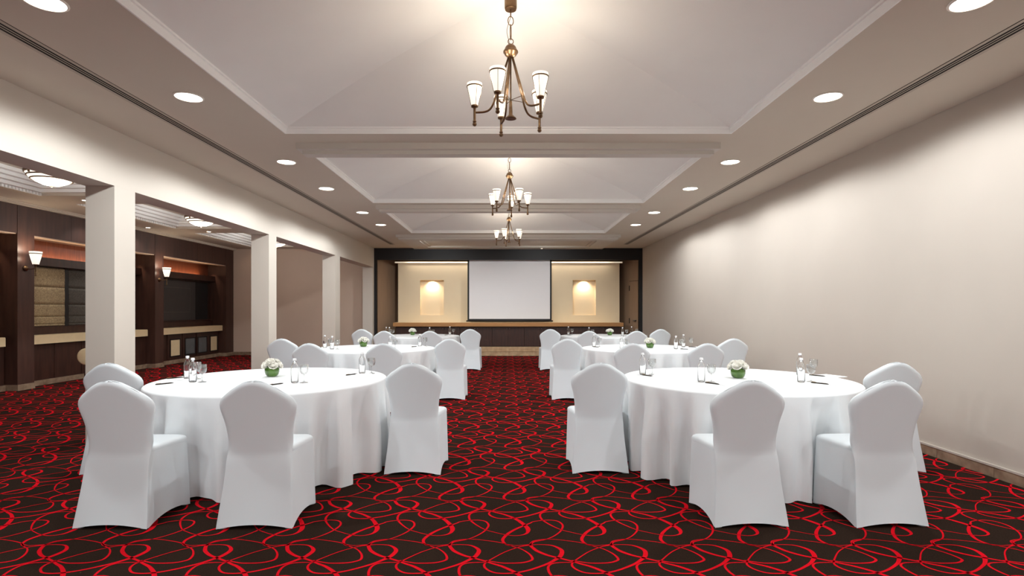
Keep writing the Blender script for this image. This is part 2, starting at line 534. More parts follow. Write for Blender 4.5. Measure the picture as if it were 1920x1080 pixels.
# ledge, cabinets under it, marble step
t = thing('stage_ledge', 'long oak ledge running below the projection screen', 'ledge', (0, 0, 0))
obj('board', MB().box(-3.40, 3.40, 16.34, YS - .003, 0.865, 0.965), M_oak, t)
obj('nosing', MB().box(-3.42, 3.42, 16.30, 16.345, 0.872, 0.985), M_oak, t)
obj('top', MB().box(-3.40, 3.40, 16.345, YS - .003, 0.965, 0.985), M_cream, t)
for i in range(7):
    x0 = -3.36 + i * 0.96
    nm = ['leftmost', 'second from the left', 'third from the left', 'middle', 'third from the right', 'second from the right', 'rightmost'][i]
    c = thing('stage_cabinet', 'dark wooden cabinet under the oak stage ledge, %s of seven' % nm, 'cabinet', (x0, 16.42, 0), 0, 'cabinets under the stage ledge')
    obj('body', MB().box(0.0, 0.958, 0.02, 0.46, 0.272, 0.864), M_wood, c)
    d = obj('door', MB().box(0.008, 0.476, 0.0, 0.02, 0.285, 0.855), M_wood, c)
    obj('knob', MB().ball((0.44, -0.012, 0.80), 0.012), M_steel, d)
    d = obj('door', MB().box(0.482, 0.950, 0.0, 0.02, 0.285, 0.855), M_wood, c)
    obj('knob', MB().ball((0.518, -0.012, 0.80), 0.012), M_steel, d)
st = struct('baseboard_stage', MB().box(-3.9, 3.9, 16.36, 16.9, 0.0, 0.262), M_groove, 'tan marble step along the foot of the stage')
ta = MB().box(-0.39, 0.39, 0.0, 0.06, 0.131, 0.266).mesh('tile'); tb = MB().box(-0.39, 0.39, -0.05, 0.06, 0.0, 0.127).mesh('tile')
for i in range(10):
    x = -3.51 + i * 0.784
    obj('tile', ta, M_marble2, st, (x, 16.34, 0.001)); obj('tile', tb, M_marble2, st, (x, 16.34, 0.001))
obj('tread', MB().box(-3.9, 3.9, 16.28, 16.36, 0.127, 0.133), M_marble2, st)
# door in the right splayed side panel
dv = Vector((3.46 - 3.97, 17.5 - YF - 0.12, 0)); L_ = dv.length; dv.normalize(); nv = Vector((-dv.y, dv.x, 0))
if nv.x > 0: nv = -nv
def on_panel(s0, s1, z0, z1, d0, d1):
    o0 = Vector((3.97, YF + 0.12, 0))
    def q(s, d, z): v = o0 + dv * s + nv * d; return (v.x, v.y, z)
    mb = MB()
    mb.loft([[q(s0, d0, z0), q(s1, d0, z0), q(s1, d1, z0), q(s0, d1, z0)], [q(s0, d0, z1), q(s1, d0, z1), q(s1, d1, z1), q(s0, d1, z1)]], True, True, True, False)
    return mb
d1 = struct('door_1', on_panel(0.10, 0.50, 0.02, 2.24, 0.0, 0.012), M_side, 'narrow brown door in the stage side panel')
obj('gap', on_panel(0.49, 0.505, 0.02, 2.25, -0.01, 0.006), M_groove, d1)
obj('gap', on_panel(0.10, 0.505, 2.24, 2.252, -0.01, 0.006), M_groove, d1)
for z in (0.95, 1.95):
    obj('hinge', on_panel(0.485, 0.515, z, z + 0.16, 0.0, 0.02), M_black, d1)
obj('door_handle', on_panel(0.18, 0.28, 1.02, 1.06, 0.012, 0.06), M_steel, d1)

# ------------------------------------------------------------------ side room beyond the columns
XS = -8.30
YE = 16.60
TRAY = [(-7.50, -4.85, 5.9 + 3.6 * k, 8.80 + 3.6 * k) for k in (-2, -1, 0, 1, 2)]
cs = struct('ceiling_side_room', plate(-8.95, XL - 0.30, YB, YE + 0.2, HC, HC + 0.04, TRAY), M_ceil, 'side room ceiling with recessed trays')
for x0, x1, y0, y1 in TRAY:
    for k in range(4):
        i0, i1 = 0.085 * k, 0.085 * (k + 1)
        z0 = HC + 0.04 + 0.05 * k
        o = obj('tray_step', plate(x0, x1, y0, y1, z0, z0 + 0.05, [(x0 + i1, x1 - i1, y0 + i1, y1 - i1)]), M_trim, cs)
    obj('tray_top', MB().box(x0 + .3, x1 - .3, y0 + .3, y1 - .3, HC + 0.24, HC + 0.26), M_ceil, cs)
    if y1 > 5:
        mb = MB(); yv = y0 + 0.04
        while yv < y1 - 0.04:
            mb.box(x0, x0 + 0.03, yv, yv + 0.035, HC - 0.004, HC + 0.036); yv += 0.06
        dn = obj('dentil_row', mb, M_trim, cs); dn['kind'] = 'stuff'
struct('wall_end', MB().box(-8.95, XL - 0.001, YE, YE + 0.2, 0, HC + 0.05), M_taupe, 'taupe end wall of the side room')
be = struct('baseboard_end', MB().box(XS, XL - 0.3, YE - 0.015, YE, 0.0, 0.10), M_marble, 'brown marble skirting at the end wall of the side room')

# panelled wood wall
wp = struct('wall_side_room', MB().box(-8.95, -8.85, YB, YE, 0, HC), M_wood, 'dark wood panelled wall of the side room with recessed bays')
PIL = [(2.05, 2.37), (5.67, 5.99), (9.29, 9.62), (12.91, 13.23), (16.16, 16.59)]
BAY = [(2.37, 5.67), (5.99, 9.29), (9.62, 12.91), (13.23, 16.16)]
wd = struct('trim_3', MB().box(-8.85, XS, YB, 2.05, 0.0, HC), M_woodlight, 'dark wood pilasters and frieze framing the bays')
for y0, y1 in PIL:
    obj('pilaster', MB().box(-8.85, XS, y0, y1, 0.0, HC), M_woodlight, wd)
    obj('pilaster_base', MB().box(-8.84, XS + 0.012, y0 - 0.004, y1 + 0.004, 0.0, 0.10), M_marble, wd)
for i, (y0, y1) in enumerate(BAY):
    n = 4
    for k in range(n):
        a = y0 + (y1 - y0) * k / n; b = y0 + (y1 - y0) * (k + 1) / n
        obj('frieze_panel', MB().box(-8.85, XS - 0.004, a + 0.002, b - 0.002, 2.67, HC), M_woodlight, wd)
    obj('bay_trim', MB().box(-8.5, XS - 0.02, y0, y1, 2.655, 2.67), M_taupe, wd)
    obj('lintel', MB().box(-8.85, -8.62, y0, y1, 2.19, 2.32), M_wood, wd)
    obj('lintel_lip', MB().box(-8.635, -8.62, y0, y1, 2.32, 2.345), M_wood, wd)
    obj('light_strip', MB().box(-8.80, -8.70, y0 + 0.1, y1 - 0.45, 2.321, 2.326), M_strip, wd)
    obj('painted_glow_band', MB().box(-8.85, -8.835, y0, y1, 2.32, 2.67), M_glowtint, wd)  # orange glow on the back wall, put into the band's colour
    obj('sill', MB().box(-8.85, -8.70, y0, y1, 0.91, 1.05), M_wood, wd)
    lamp_light('strip_light', 'AREA', (-8.75, (y0 + y1 - 0.35) / 2, 2.335), 2.6, (1.0, 0.62, 0.34), shape='RECTANGLE', size=0.05, size_y=y1 - y0 - 0.6, rot=(PI, 0, 0))
    lamp_light('bay_spot', 'SPOT', (-8.66, y1 - 0.14, 2.62), 12.0, (1.0, 0.75, 0.5), spot_size=math.radians(70), spot_blend=0.8, shadow_soft_size=0.02)
struct('trim_2', MB().box(-8.3, -8.22, 2, YE, 3.15, 3.2).box(-8.22, -8.19, 2, YE, 3.18, 3.2), M_ceil, 'pale cornice above the dark wood wall')
BN = ['bay out of frame', 'leftmost bay', 'bay behind the nearest column', 'bay beside the end wall']
for i, (y0, y1) in enumerate(BAY[1:], 1):
    t = thing('bay_counter', 'cream fronted counter in the dark wood wall, %s' % BN[i], 'counter', (0, 0, 0), 0, 'counters in the wood wall')
    obj('top', MB().box(-8.85, -8.405, y0 + 0.012, y1 - 0.10 * (i != 3) - 0.01, 0.895, 0.91), M_cream, t)
    obj('front', MB().box(-8.47, -8.40, y0 + 0.012, y1 - 0.10 * (i != 3) - 0.01, 0.757, 0.897), M_cream, t)
    t = thing('bay_cabinet', 'dark wooden cabinet below the cream counter, %s' % BN[i], 'cabinet', (0, 0, 0), 0, 'cabinets in the wood wall')
    obj('body', MB().box(-8.82, -8.52, y0 + 0.012, y1 - 0.012, 0.0, 0.757), M_wood, t)
    obj('plinth', MB().box(-8.53, -8.49, y0 + 0.012, y1 - 0.012, 0.0, 0.095), M_marble, t)
    if i == 3:
        for (a, b, m_, nm) in ((13.83, 14.21, M_cream, 'cream_panel'), (14.47, 14.89, M_greyglass, 'glass_panel'), (15.07, 15.47, M_greyglass, 'glass_panel'), (15.68, 16.02, M_cream, 'cream_panel')):
            d = obj('door', MB().box(-8.52, -8.503, a - 0.12, b + 0.10, 0.12, 0.745), M_wood, t)
            fr = MB()
            fr.box(-8.504, -8.492, a - .03, a, 0.17, 0.63); fr.box(-8.504, -8.492, b, b + .03, 0.17, 0.63)
            fr.box(-8.504, -8.492, a, b, 0.17, 0.20); fr.box(-8.504, -8.492, a, b, 0.60, 0.63)
            obj('panel_frame', fr, M_black, d)
            obj(nm, MB().box(-8.503, -8.497, a, b, 0.20, 0.60), m_, d)
    else:
        k = 5; wdt = (y1 - y0 - 0.04) / k
        for q in range(k):
            obj('door', MB().box(-8.52, -8.503, y0 + 0.02 + q * wdt + .006, y0 + 0.02 + (q + 1) * wdt - .006, 0.10, 0.745), M_wood, t)
# windows in the bays
def window(n, y0, y1, mull, label):
    wn = struct('window_%d' % n, MB().box(-8.85, -8.82, y0 + .02, y1 - .02, 1.05, 2.19), M_pane, label)
    mb = MB()
    mb.box(-8.82, -8.76, y0, y0 + .05, 1.05, 2.19); mb.box(-8.82, -8.76, y1 - .05, y1, 1.05, 2.19)
    mb.box(-8.82, -8.76, y0 + .05, y1 - .05, 1.05, 1.09); mb.box(-8.82, -8.76, y0 + .05, y1 - .05, 2.15, 2.19)
    obj('window_frame', mb, M_wood, wn)
    for m_ in mull:
        obj('mullion', MB().box(-8.82, -8.73, m_ - .045, m_ + .045, 1.05, 2.19), M_black, wn)
    return wn
window(1, 5.99, 9.29, (7.2, 8.3), 'dark framed window in the leftmost bay of the wood wall')
window(2, 9.62, 12.91, (10.86, 11.95), 'dark framed window with woven blinds behind the nearest column')
w3 = window(3, 13.23, 16.16, (), 'dark blank window with sliding panel in the bay by the end wall')
obj('sliding_panel', MB().box(-8.82, -8.80, 13.3, 15.45, 1.09, 2.15), M_greyglass if False else mat('charcoal_panel', srgb(62, 60, 60), 0.4, var=0.05), w3)
fr = MB()
for a, b, c, d in ((14.0, 15.2, 1.30, 1.315), (14.0, 15.2, 1.95, 1.965)):
    fr.box(-8.80, -8.797, a, b, c, d)
for a, b in ((14.0, 14.015), (15.185, 15.2)):
    fr.box(-8.80, -8.797, a, b, 1.315, 1.95)
obj('painted_reflection', fr, mat('charcoal_reflection', srgb(84, 80, 78), 0.4, var=0.05), w3)  # thin lines draw the faint rectangle reflected in the dark pane
def blind(y0, y1, m_, label):
    t = thing('roman_blind', label, 'blind', (-8.735, 0, 0), 0, 'woven blinds in the wood wall')
    zs = [2.17, 1.80, 1.47, 1.24, 1.10, 1.06]
    for k in range(len(zs) - 1):
        mb = MB(); loops = []
        for q in range(7):
            u = q / 6; z = zs[k] + (zs[k + 1] + 0.004 - zs[k]) * u
            dx = 0.005 * math.sin(PI * u) + 0.004
            loops.append([(dx, y0, z), (dx, y1, z), (dx - 0.006, y1, z), (dx - 0.006, y0, z)])
        mb.loft(loops, True, True, True, True)
        obj('fold', mb, m_, t)
    obj('hem_bar', MB().box(-0.006, 0.012, y0 - 0.005, y1 + 0.005, 1.05, 1.062), M_wood, t)
blind(9.70, 10.81, M_blind, 'gold-beige woven blind beside the wall lamp nearest the camera')
blind(10.91, 11.90, M_blind2, 'dark grey woven blind half hidden by the nearest column')
blind(8.35, 9.22, M_blind, 'gold-beige woven blind in the leftmost bay')

# ================================================================== LAMPS
ORD = ['nearest', 'second', 'third', 'fourth', 'fifth', 'farthest']
def downlight(x, y, z, r, label, group):
    t = thing('recessed_downlight', label, 'ceiling light', (x, y, z), 0, group)
    mb = MB(); mb.lathe([(r, -0.001), (r + 0.014, -0.001), (r + 0.014, -0.006), (r, -0.010)], 28, cap0=False, cap1=False)
    obj('trim_ring', mb, M_ring, t)
    mb = MB(); mb.lathe([(r, -0.002), (r, -0.004)], 28)
    obj('lens', mb, M_lens, t)
    return t
for sx, nm in ((-1, 'left'), (1, 'right')):
    for i, y in enumerate(DOWN_Y):
        downlight(sx * 2.735, y, HC, 0.105, 'round recessed ceiling light, %s of the %s row' % (ORD[i], nm), 'recessed lights along the hall ceiling')
    for i, y in enumerate(DOWN_Y_BACK):
        downlight(sx * 2.735, y, HC, 0.105, 'unseen round recessed ceiling light added behind the viewpoint, %s of the %s row' % (ORD[i], nm), 'unseen lights added behind the viewpoint')
    for y in DOWN_Y + DOWN_Y_BACK:
        lamp_light('downlight_light', 'SPOT', (sx * 2.735, y, HC - 0.045), P_DOWN if y > 3 else P_BACK, C_DOWN, spot_size=math.radians(172), spot_blend=0.25, shadow_soft_size=0.05)
for i, (x, y, z, nm) in enumerate(((-2.05, 13.95, HC - 0.03, 'left one over the stage front'), (0.95, 13.95, HC - 0.03, 'right one over the stage front'), (0.98, 16.1, HC - 0.03, 'one just before the black fascia'))):
    if i < 2: lamp_light('stage_spot_light', 'SPOT', (x, y, z - 0.015), P_STAGE, C_DOWN, rot=(math.radians(52), 0, 0), spot_size=math.radians(115), spot_blend=0.9, shadow_soft_size=0.05)
    downlight(x, y, z, 0.03, 'tiny recessed spot in the stage soffit, %s' % nm, 'tiny spots by the stage')
small = [(-6.15, 5.42), (-7.95, 8.48), (-7.05, 9.15), (-6.14, 9.15), (-8.0, 10.7), (-7.0, 12.84), (-6.1, 12.9), (-8.0, 12.2), (-5.2, 12.9)]
SN = ['nearest one on the centre line', 'nearest one by the wood wall', 'one left of the nearest column top', 'one just right of the nearest column', 'second one by the wood wall',
      'one far left of the second bowl lamp', 'one behind the second bowl lamp', 'third one by the wood wall', 'one nearest the second column']
for (x, y), nm in zip(small, SN):
    downlight(x, y, HC, 0.045, 'small recessed spot in the side room ceiling, %s' % nm, 'small spots in the side room')
    lamp_light('small_spot_light', 'SPOT', (x, y, HC - 0.02), P_SMALL, C_DOWN, spot_size=math.radians(120), spot_blend=0.8, shadow_soft_size=0.04)

def shade_mb(h, r0, r1):
    mb = MB()
    mb.lathe([(r0 * 0.3, 0.0), (r0, 0.002), (r0 + (r1 - r0) * 0.5, h * 0.45), (r1 * 0.97, h * 0.85), (r1, h), (r1 - 0.004, h), (r1 * 0.95 - 0.004, h * 0.85), (r0 * 0.9, 0.01)], 20, cap1=False)
    return mb
def arc_pts(pts, n=6):
    """smooth a polyline with Catmull-Rom"""
    P = [Vector(p) for p in pts]
    P = [2 * P[0] - P[1]] + P + [2 * P[-1] - P[-2]]
    out = []
    for i in range(1, len(P) - 2):
        for k in range(n):
            t = k / n
            out.append(0.5 * (2 * P[i] + (P[i + 1] - P[i - 1]) * t + (2 * P[i - 1] - 5 * P[i] + 4 * P[i + 1] - P[i + 2]) * t * t + (3 * P[i] - P[i - 1] - 3 * P[i + 1] + P[i + 2]) * t ** 3))
    out.append(P[-2])
    return out
def chandelier(y, deg0, label):
    HB = 3.26                                   # underside of the hub
    t = thing('chandelier', label, 'chandelier', (0.018, y, HB), 0, 'bronze chandeliers in the vaults')
    mb = MB(); mb.lathe([(0.042, 0.355), (0.046, 0.37), (0.047, 0.47), (0.020, 0.49)], 20)
    obj('canopy', mb, M_bronze, t)
    obj('chain_rod', MB().tube([(0, 0, 0.355), (0, 0, 0.30)], 0.0045, 8), M_bronze, t)
    def link(cz, hh, ww, ang):
        pts = [(math.cos(ang) * ww * math.cos(a), math.sin(ang) * ww * math.cos(a), cz + hh * math.sin(a)) for a in [2 * PI * k / 18 for k in range(18)]]
        obj('chain_link', MB().tube(pts, 0.0035, 6, closed=True), M_bronze, t)
    link(0.272, 0.034, 0.021, 0.25); link(0.188, 0.058, 0.015, 1.3); link(0.118, 0.021, 0.020, 0.1)
    obj('chain_cable', MB().tube(arc_pts([(0, 0, 0.30), (-0.02, 0, 0.24), (-0.028, 0.006, 0.19), (-0.012, 0, 0.12), (0, 0, 0.09)]), 0.002, 6), M_bronze, t)
    mb = MB(); mb.lathe([(0.006, 0.098), (0.022, 0.094), (0.038, 0.078), (0.046, 0.060), (0.047, 0.052), (0.055, 0.046), (0.056, 0.036), (0.048, 0.030), (0.044, 0.018), (0.028, 0.004), (0.016, -0.004)], 24)
    obj('hub', mb, M_bronze, t)
    mb = MB(); mb.lathe([(0.006, 0.0), (0.006, -0.32), (0.011, -0.33), (0.014, -0.42), (0.016, -0.43), (0.040, -0.452), (0.044, -0.458), (0.036, -0.460)], 16)
    obj('centre_tube', mb, M_bronze, t)
    for k in range(5):
        a = math.radians(deg0 + 72 * k)
        dx, dy = math.sin(a), -math.cos(a)
        def P(r, z): return (dx * r, dy * r, z)
        arm = obj('arm', MB().tube([P(0.016, 0.0)] + arc_pts([P(0.115, -0.30), P(0.130, -0.345), P(0.158, -0.388), P(0.20, -0.405), P(0.268, -0.408)]), 0.0078, 10), M_bronze, t)
        obj('spider_wire', MB().tube([P(0.005, -0.318), P(0.118, -0.310)], 0.0025, 6), M_bronze, arm)
        R0 = 0.27
        mb = MB(); mb.lathe([(0.026, -0.355), (0.026, -0.368), (0.012, -0.374), (0.0095, -0.38), (0.0095, -0.468), (0.014, -0.472), (0.014, -0.480), (0.009, -0.484)], 14, (dx * R0, dy * R0, 0))
        mb.ball((dx * R0, dy * R0, -0.496), 0.016, 12, 8)
        obj('stem', mb, M_bronze, arm)
        sh = obj('shade', shade_mb(0.165, 0.025, 0.057), M_shade, t, (dx * R0, dy * R0, -0.358))
        mb = MB()
        mb.lathe([(0.0555, 0.138), (0.060, 0.138), (0.060, 0.146), (0.0565, 0.146)], 20, cap0=False, cap1=False)
        obj('shade_ring', mb, M_bronze, sh)
        for q in range(4):
            b = a + q * PI / 2 + 0.4
            obj('strap', MB().tube([(math.cos(b) * 0.0275, math.sin(b) * 0.0275, 0.0), (math.cos(b) * 0.0435, math.sin(b) * 0.0435, 0.075), (math.cos(b) * 0.0595, math.sin(b) * 0.0595, 0.142)], 0.0016, 5), M_bronze, sh)
        lamp_light('chandelier_bulb', 'POINT', (0.018 + dx * R0, y + dy * R0, HB - 0.358 + 0.185), P_BULB, (1.0, 0.91, 0.78), shadow_soft_size=0.035)
    return t
chandelier(4.10, -20, 'bronze five-light chandelier nearest the camera in the front vault')
chandelier(0.28, 10, 'unseen bronze five-light chandelier added in the vault above the viewpoint')  # unseen, continues the chandelier row; added to light the chair backs
chandelier(7.92, 30, 'bronze five-light chandelier in the second vault, between the other two')
chandelier(11.75, -22, 'farthest bronze five-light chandelier, closest to the stage')

# bowl lamps of the side room
for i, y in enumerate((7.40, 11.0, 14.6)):
    t = thing('bowl_lamp', ['large frosted bowl ceiling lamp over the side room, nearest one', 'frosted bowl ceiling lamp between the first and second columns', 'frosted bowl ceiling lamp seen just past the second column'][i],
              'ceiling lamp', (-6.15, y, 0), 0, 'bowl lamps in the side room')
    mb = MB(); mb.lathe([(0.02, 3.045), (0.10, 3.055), (0.18, 3.09), (0.245, 3.14), (0.285, 3.20), (0.275, 3.20), (0.235, 3.145)], 32, cap1=False)
    obj('bowl', mb, M_bowl, t)
    for r, z in ((0.287, 3.20), (0.264, 3.162), (0.225, 3.122)):
        obj('rim_band', MB().tube([(r * math.cos(a), r * math.sin(a), z) for a in [2 * PI * k / 32 for k in range(32)]], 0.010, 6, closed=True), M_bronze, t)
    mb = MB(); mb.lathe([(0.29, 3.205), (0.30, 3.22), (0.26, 3.30), (0.14, 3.40), (0.12, 3.435)], 32)
    obj('pan', mb, M_bronze, t)
    mb = MB(); mb.ball((0, 0, 3.036), 0.016)
    obj('finial', mb, M_bronze, t)
    for k in range(3):
        a = 2 * PI * k / 3 + 0.3
        obj('clip', MB().box(-0.01, 0.01, -0.008, 0.008, 3.165, 3.22), M_bronze, t, (0.29 * math.cos(a), 0.29 * math.sin(a), 0))
    lamp_light('bowl_light', 'POINT', (-6.15, y, 2.93), P_BOWL, (0.98, 0.97, 0.94), shadow_soft_size=0.06)

# wall sconces on the pilasters
for i, y in enumerate((9.44, 13.06)):
    t = thing('wall_sconce', ['bronze wall lamp with frosted shade on the pilaster nearest the camera', 'bronze wall lamp with frosted shade on the pilaster past the nearest column'][i],
              'wall lamp', (XS, y, 0), 0, 'wall lamps on the wood pilasters')
    mb = MB()
    mb.loft([[(0.002 + d, r * math.cos(a), 2.085 + r * math.sin(a)) for a in [2 * PI * k / 16 for k in range(16)]] for d, r in ((0, 0.05), (0.012, 0.05), (0.03, 0.03), (0.045, 0.012))], True, True, True)
    obj('wall_plate', mb, M_bronze, t)
    obj('arm', MB().tube(arc_pts([(0.03, 0, 2.085), (0.09, 0, 2.07), (0.14, 0, 2.078), (0.18, 0, 2.085)]), 0.008, 8), M_bronze, t)
    mb = MB(); mb.lathe([(0.036, 2.155), (0.036, 2.145), (0.014, 2.135), (0.010, 2.125), (0.010, 2.0), (0.015, 1.99), (0.010, 1.98)], 14, (0.18, 0, 0)); mb.ball((0.18, 0, 1.965), 0.016)
    obj('stem', mb, M_bronze, t)
    sh = obj('shade', shade_mb(0.22, 0.045, 0.092), M_shade, t, (0.18, 0, 2.152))
    mb = MB(); mb.lathe([(0.087, 0.178), (0.094, 0.178), (0.094, 0.190), (0.089, 0.190)], 20, cap0=False, cap1=False)
    obj('shade_ring', mb, M_bronze, sh)
    lamp_light('sconce_light', 'POINT', (XS + 0.18, y, 2.40), P_SCONCE, C_WARM, shadow_soft_size=0.04)
    lamp_light('sconce_light', 'POINT', (XS + 0.07, y - 0.06, 2.24), 0.5, C_WARM, shadow_soft_size=0.03)

# ================================================================== CHAIRS
# outline of the covered back: height above floor -> half width
BZ = [0.36, 0.453, 0.522, 0.58, 0.64, 0.68, 0.71, 0.74, 0.765, 0.785, 0.805, 0.825, 0.845, 0.865, 0.885, 0.903, 0.917, 0.926, 0.931, 0.934]
BW = [0.206, 0.204, 0.204, 0.207, 0.215, 0.224, 0.233, 0.240, 0.244, 0.241, 0.232, 0.215, 0.191, 0.162, 0.132, 0.103, 0.077, 0.052, 0.031, 0.001]
def smooth_interp(z):
    return float(np.interp(z, BZ, BW))
def back_mesh():
    zz = np.linspace(0.0, 0.934, 500)
    raw = np.interp(zz, [0.0, 0.06, 0.15, 0.25, 0.35] + BZ[1:], [0.238, 0.233, 0.224, 0.214, 0.207] + BW[1:])
    def box(v, n):
        return np.convolve(np.pad(v, n // 2, mode='edge'), np.ones(n) / n, 'valid')
    s1 = box(box(raw, 15), 13)
    k = np.clip((zz - 0.84) / 0.06, 0, 1)
    smv = s1 * (1 - k) + raw * k
    smv[-1] = 0.0008
    W = lambda z: float(np.interp(z, zz, smv))
    ol = np.array([[W(z), z] for z in zz]); ol = np.vstack([ol, ol * [-1, 1]])
    zs = list(np.linspace(0.0, 0.80, 33)) + list(np.linspace(0.815, 0.917, 15)) + [0.922, 0.926, 0.9295, 0.932, 0.9335, 0.934]
    nu = 25; r = 0.034
    loops = []
    for z0 in zs:
        bk, fr = [], []
        for j in range(nu):
            u = math.sin((-1 + 2 * j / (nu - 1)) * PI / 2)
            hem = 0.003 + 0.026 * (1 - u * u)
            z = z0 + hem * max(0.0, 1 - z0 / 0.25)
            x = W(z0) * u
            d = math.sqrt(((ol - [x, z0]) ** 2).sum(1).min())
            kk = min(d / r, 1.0)
            e = math.sqrt(max(0, 1 - (1 - kk) ** 2))
            up = min(1, max(0, (z0 - 0.40) / 0.14)); up = up * up * (3 - 2 * up)
            T = 0.004 + 0.028 * up                     # half thickness, thin cloth below the seat
            if z0 < 0.45:
                yr = 0.072 * (z0 / 0.45) ** 0.9 + 0.008 * (1 - u * u) * math.sin(PI * z0 / 0.45)
            else:
                q = (z0 - 0.45) / 0.48
                yr = 0.072 - 0.105 * q + 0.010 * math.sin(PI * q)
            yr += 0.024 * (x / 0.24) ** 2 * up
            bk.append((x, yr + T * (1 - e), z)); fr.append((x, yr + T * (1 + e), z))
        loops.append(bk + fr[-2:0:-1])
    mb = MB(); mb.loft(loops, True, False, True)
    return mb.mesh('backrest')
def rrect(hr, hf, y0, y1, rad, ne=9, nc=5):
    """rounded trapezoid footprint, counter-clockwise from the rear left corner; returns points and edge parameters"""
    cor = [(-hr, y0, PI), (hr, y0, 1.5 * PI), (hf, y1, 0.0), (-hf, y1, 0.5 * PI)]
    cen = [(-hr + rad, y0 + rad), (hr - rad, y0 + rad), (hf - rad, y1 - rad), (-hf + rad, y1 - rad)]
    pts = []; par = []
    arcs = []
    for (cx, cy), a0 in zip(cen, (PI, 1.5 * PI, 0.0, 0.5 * PI)):
        arcs.append([(cx + rad * math.cos(a0 + PI / 2 * k / nc), cy + rad * math.sin(a0 + PI / 2 * k / nc)) for k in range(nc + 1)])
    for i in range(4):
        for p in arcs[i]:
            pts.append(p); par.append((i, 0.0))
        q0 = arcs[i][-1]; q1 = arcs[(i + 1) % 4][0]
        for k in range(1, ne):
            t = k / ne
            pts.append((q0[0] + (q1[0] - q0[0]) * t, q0[1] + (q1[1] - q0[1]) * t)); par.append((i, t))
    return pts, par
CD = 0.475                                             # chair depth
def skirt_mesh():
    top, par = rrect(0.203, 0.226, 0.082, CD - 0.006, 0.045)
    bot, _ = rrect(0.235, 0.236, 0.006, CD, 0.020)
    loops = []; n = 14
    for i in range(n + 1):
        s = i / n
        L = []
        for (tx, ty), (bx, by), (e, t) in zip(top, bot, par):
            bow = 4 * t * (1 - t)
            ss = s ** 1.25 if e == 0 else s ** 0.9
            x = tx + (bx - tx) * ss; y = ty + (by - ty) * ss
            pull = 0.012 * math.sin(PI * s) * bow + 0.010 * bow * s
            if e == 1: x -= pull
            elif e == 3: x += pull
            elif e == 0: y += pull
            else: y -= pull
            hem = 0.003 + 0.032 * bow * (0.8 if e in (0, 2) else 1.0)
            z = 0.462 + (hem - 0.462) * s
            L.append((x, y, z))
        loops.append(L)
    mb = MB(); mb.loft(loops[::-1])
    return mb.mesh('skirt')
def seat_mesh():
    top, par = rrect(0.200, 0.228, 0.100, CD - 0.004, 0.05)
    cx, cy = 0.0, 0.29
    loops = []
    for sc, z in ((0.985, 0.445), (1.0, 0.460), (1.0, 0.474), (0.975, 0.486), (0.92, 0.494), (0.75, 0.501), (0.45, 0.504), (0.02, 0.505)):
        loops.append([(cx + (x - cx) * sc, cy + (y - cy) * sc, z) for x, y in top])
    mb = MB(); mb.loft(loops, cap1=True)
    return mb.mesh('seat')
def pocket_mesh():
    mb = MB()
    mb.lathe([(0.024, 0.002), (0.027, 0.010), (0.024, 0.045), (0.016, 0.085), (0.004, 0.12)], 12)
    return mb.mesh('foot_pocket')
ME_B, ME_K, ME_S, ME_P = back_mesh(), skirt_mesh(), seat_mesh(), pocket_mesh()
for me in (ME_B, ME_K, ME_S, ME_P):
    me.materials.append(M_cover)
CHAIRS = {
    'front left table': [(-3.33, 4.57, 2), (-2.50, 3.44, -1), (-1.593, 3.44, 1.5), (-0.80, 4.57, -2)],
    'middle left table': [(-3.47, 8.40, 2), (-2.63, 7.24, 0), (-1.65, 7.24, 1), (-0.895, 8.36, -1)],
    'far left table': [(-3.33, 12.46, 1), (-2.58, 11.40, 0), (-1.63, 11.40, 0), (-0.865, 12.46, -1)],
    'front right table': [(0.775, 4.60, 1), (1.54, 3.466, 2), (2.43, 3.466, 3), (3.29, 4.64, -2)],
    'middle right table': [(0.90, 8.36, 1), (1.645, 7.24, 0), (2.63, 7.24, 0), (3.47, 8.45, -2)],
    'far right table': [(0.956, 12.46, 1), (1.68, 11.40, 0), (2.67, 11.40, 0), (3.46, 12.46, -1)],
}
SEAT_L = ['on the side by the columns', 'left of its two near chairs', 'right of its two near chairs', 'on the aisle side']
SEAT_R = ['on the aisle side', 'left of its two near chairs', 'right of its two near chairs', 'on the side by the bare wall']
proto = None
for tb, lst in CHAIRS.items():
    for i, (x, y, a) in enumerate(lst):
        lab = 'white stretch-covered banquet chair at the %s, %s' % (tb, (SEAT_L if 'left' in tb else SEAT_R)[i])
        grp = 'white covered chairs at the round tables'
        if proto is None:
            proto = thing('banquet_chair', lab, 'chair', (x, y, 0), math.radians(a), grp)
            obj('backrest', ME_B, None, proto); obj('seat', ME_S, None, proto); obj('skirt', ME_K, None, proto)
            for px, py in ((-0.206, 0.032), (0.206, 0.032), (-0.208, CD - 0.026), (0.208, CD - 0.026)):
                obj('foot_pocket', ME_P, None, proto, (px, py, 0))
            freeze(proto)
        else:
            dup(proto, (x, y, 0), math.radians(a), lab, grp)

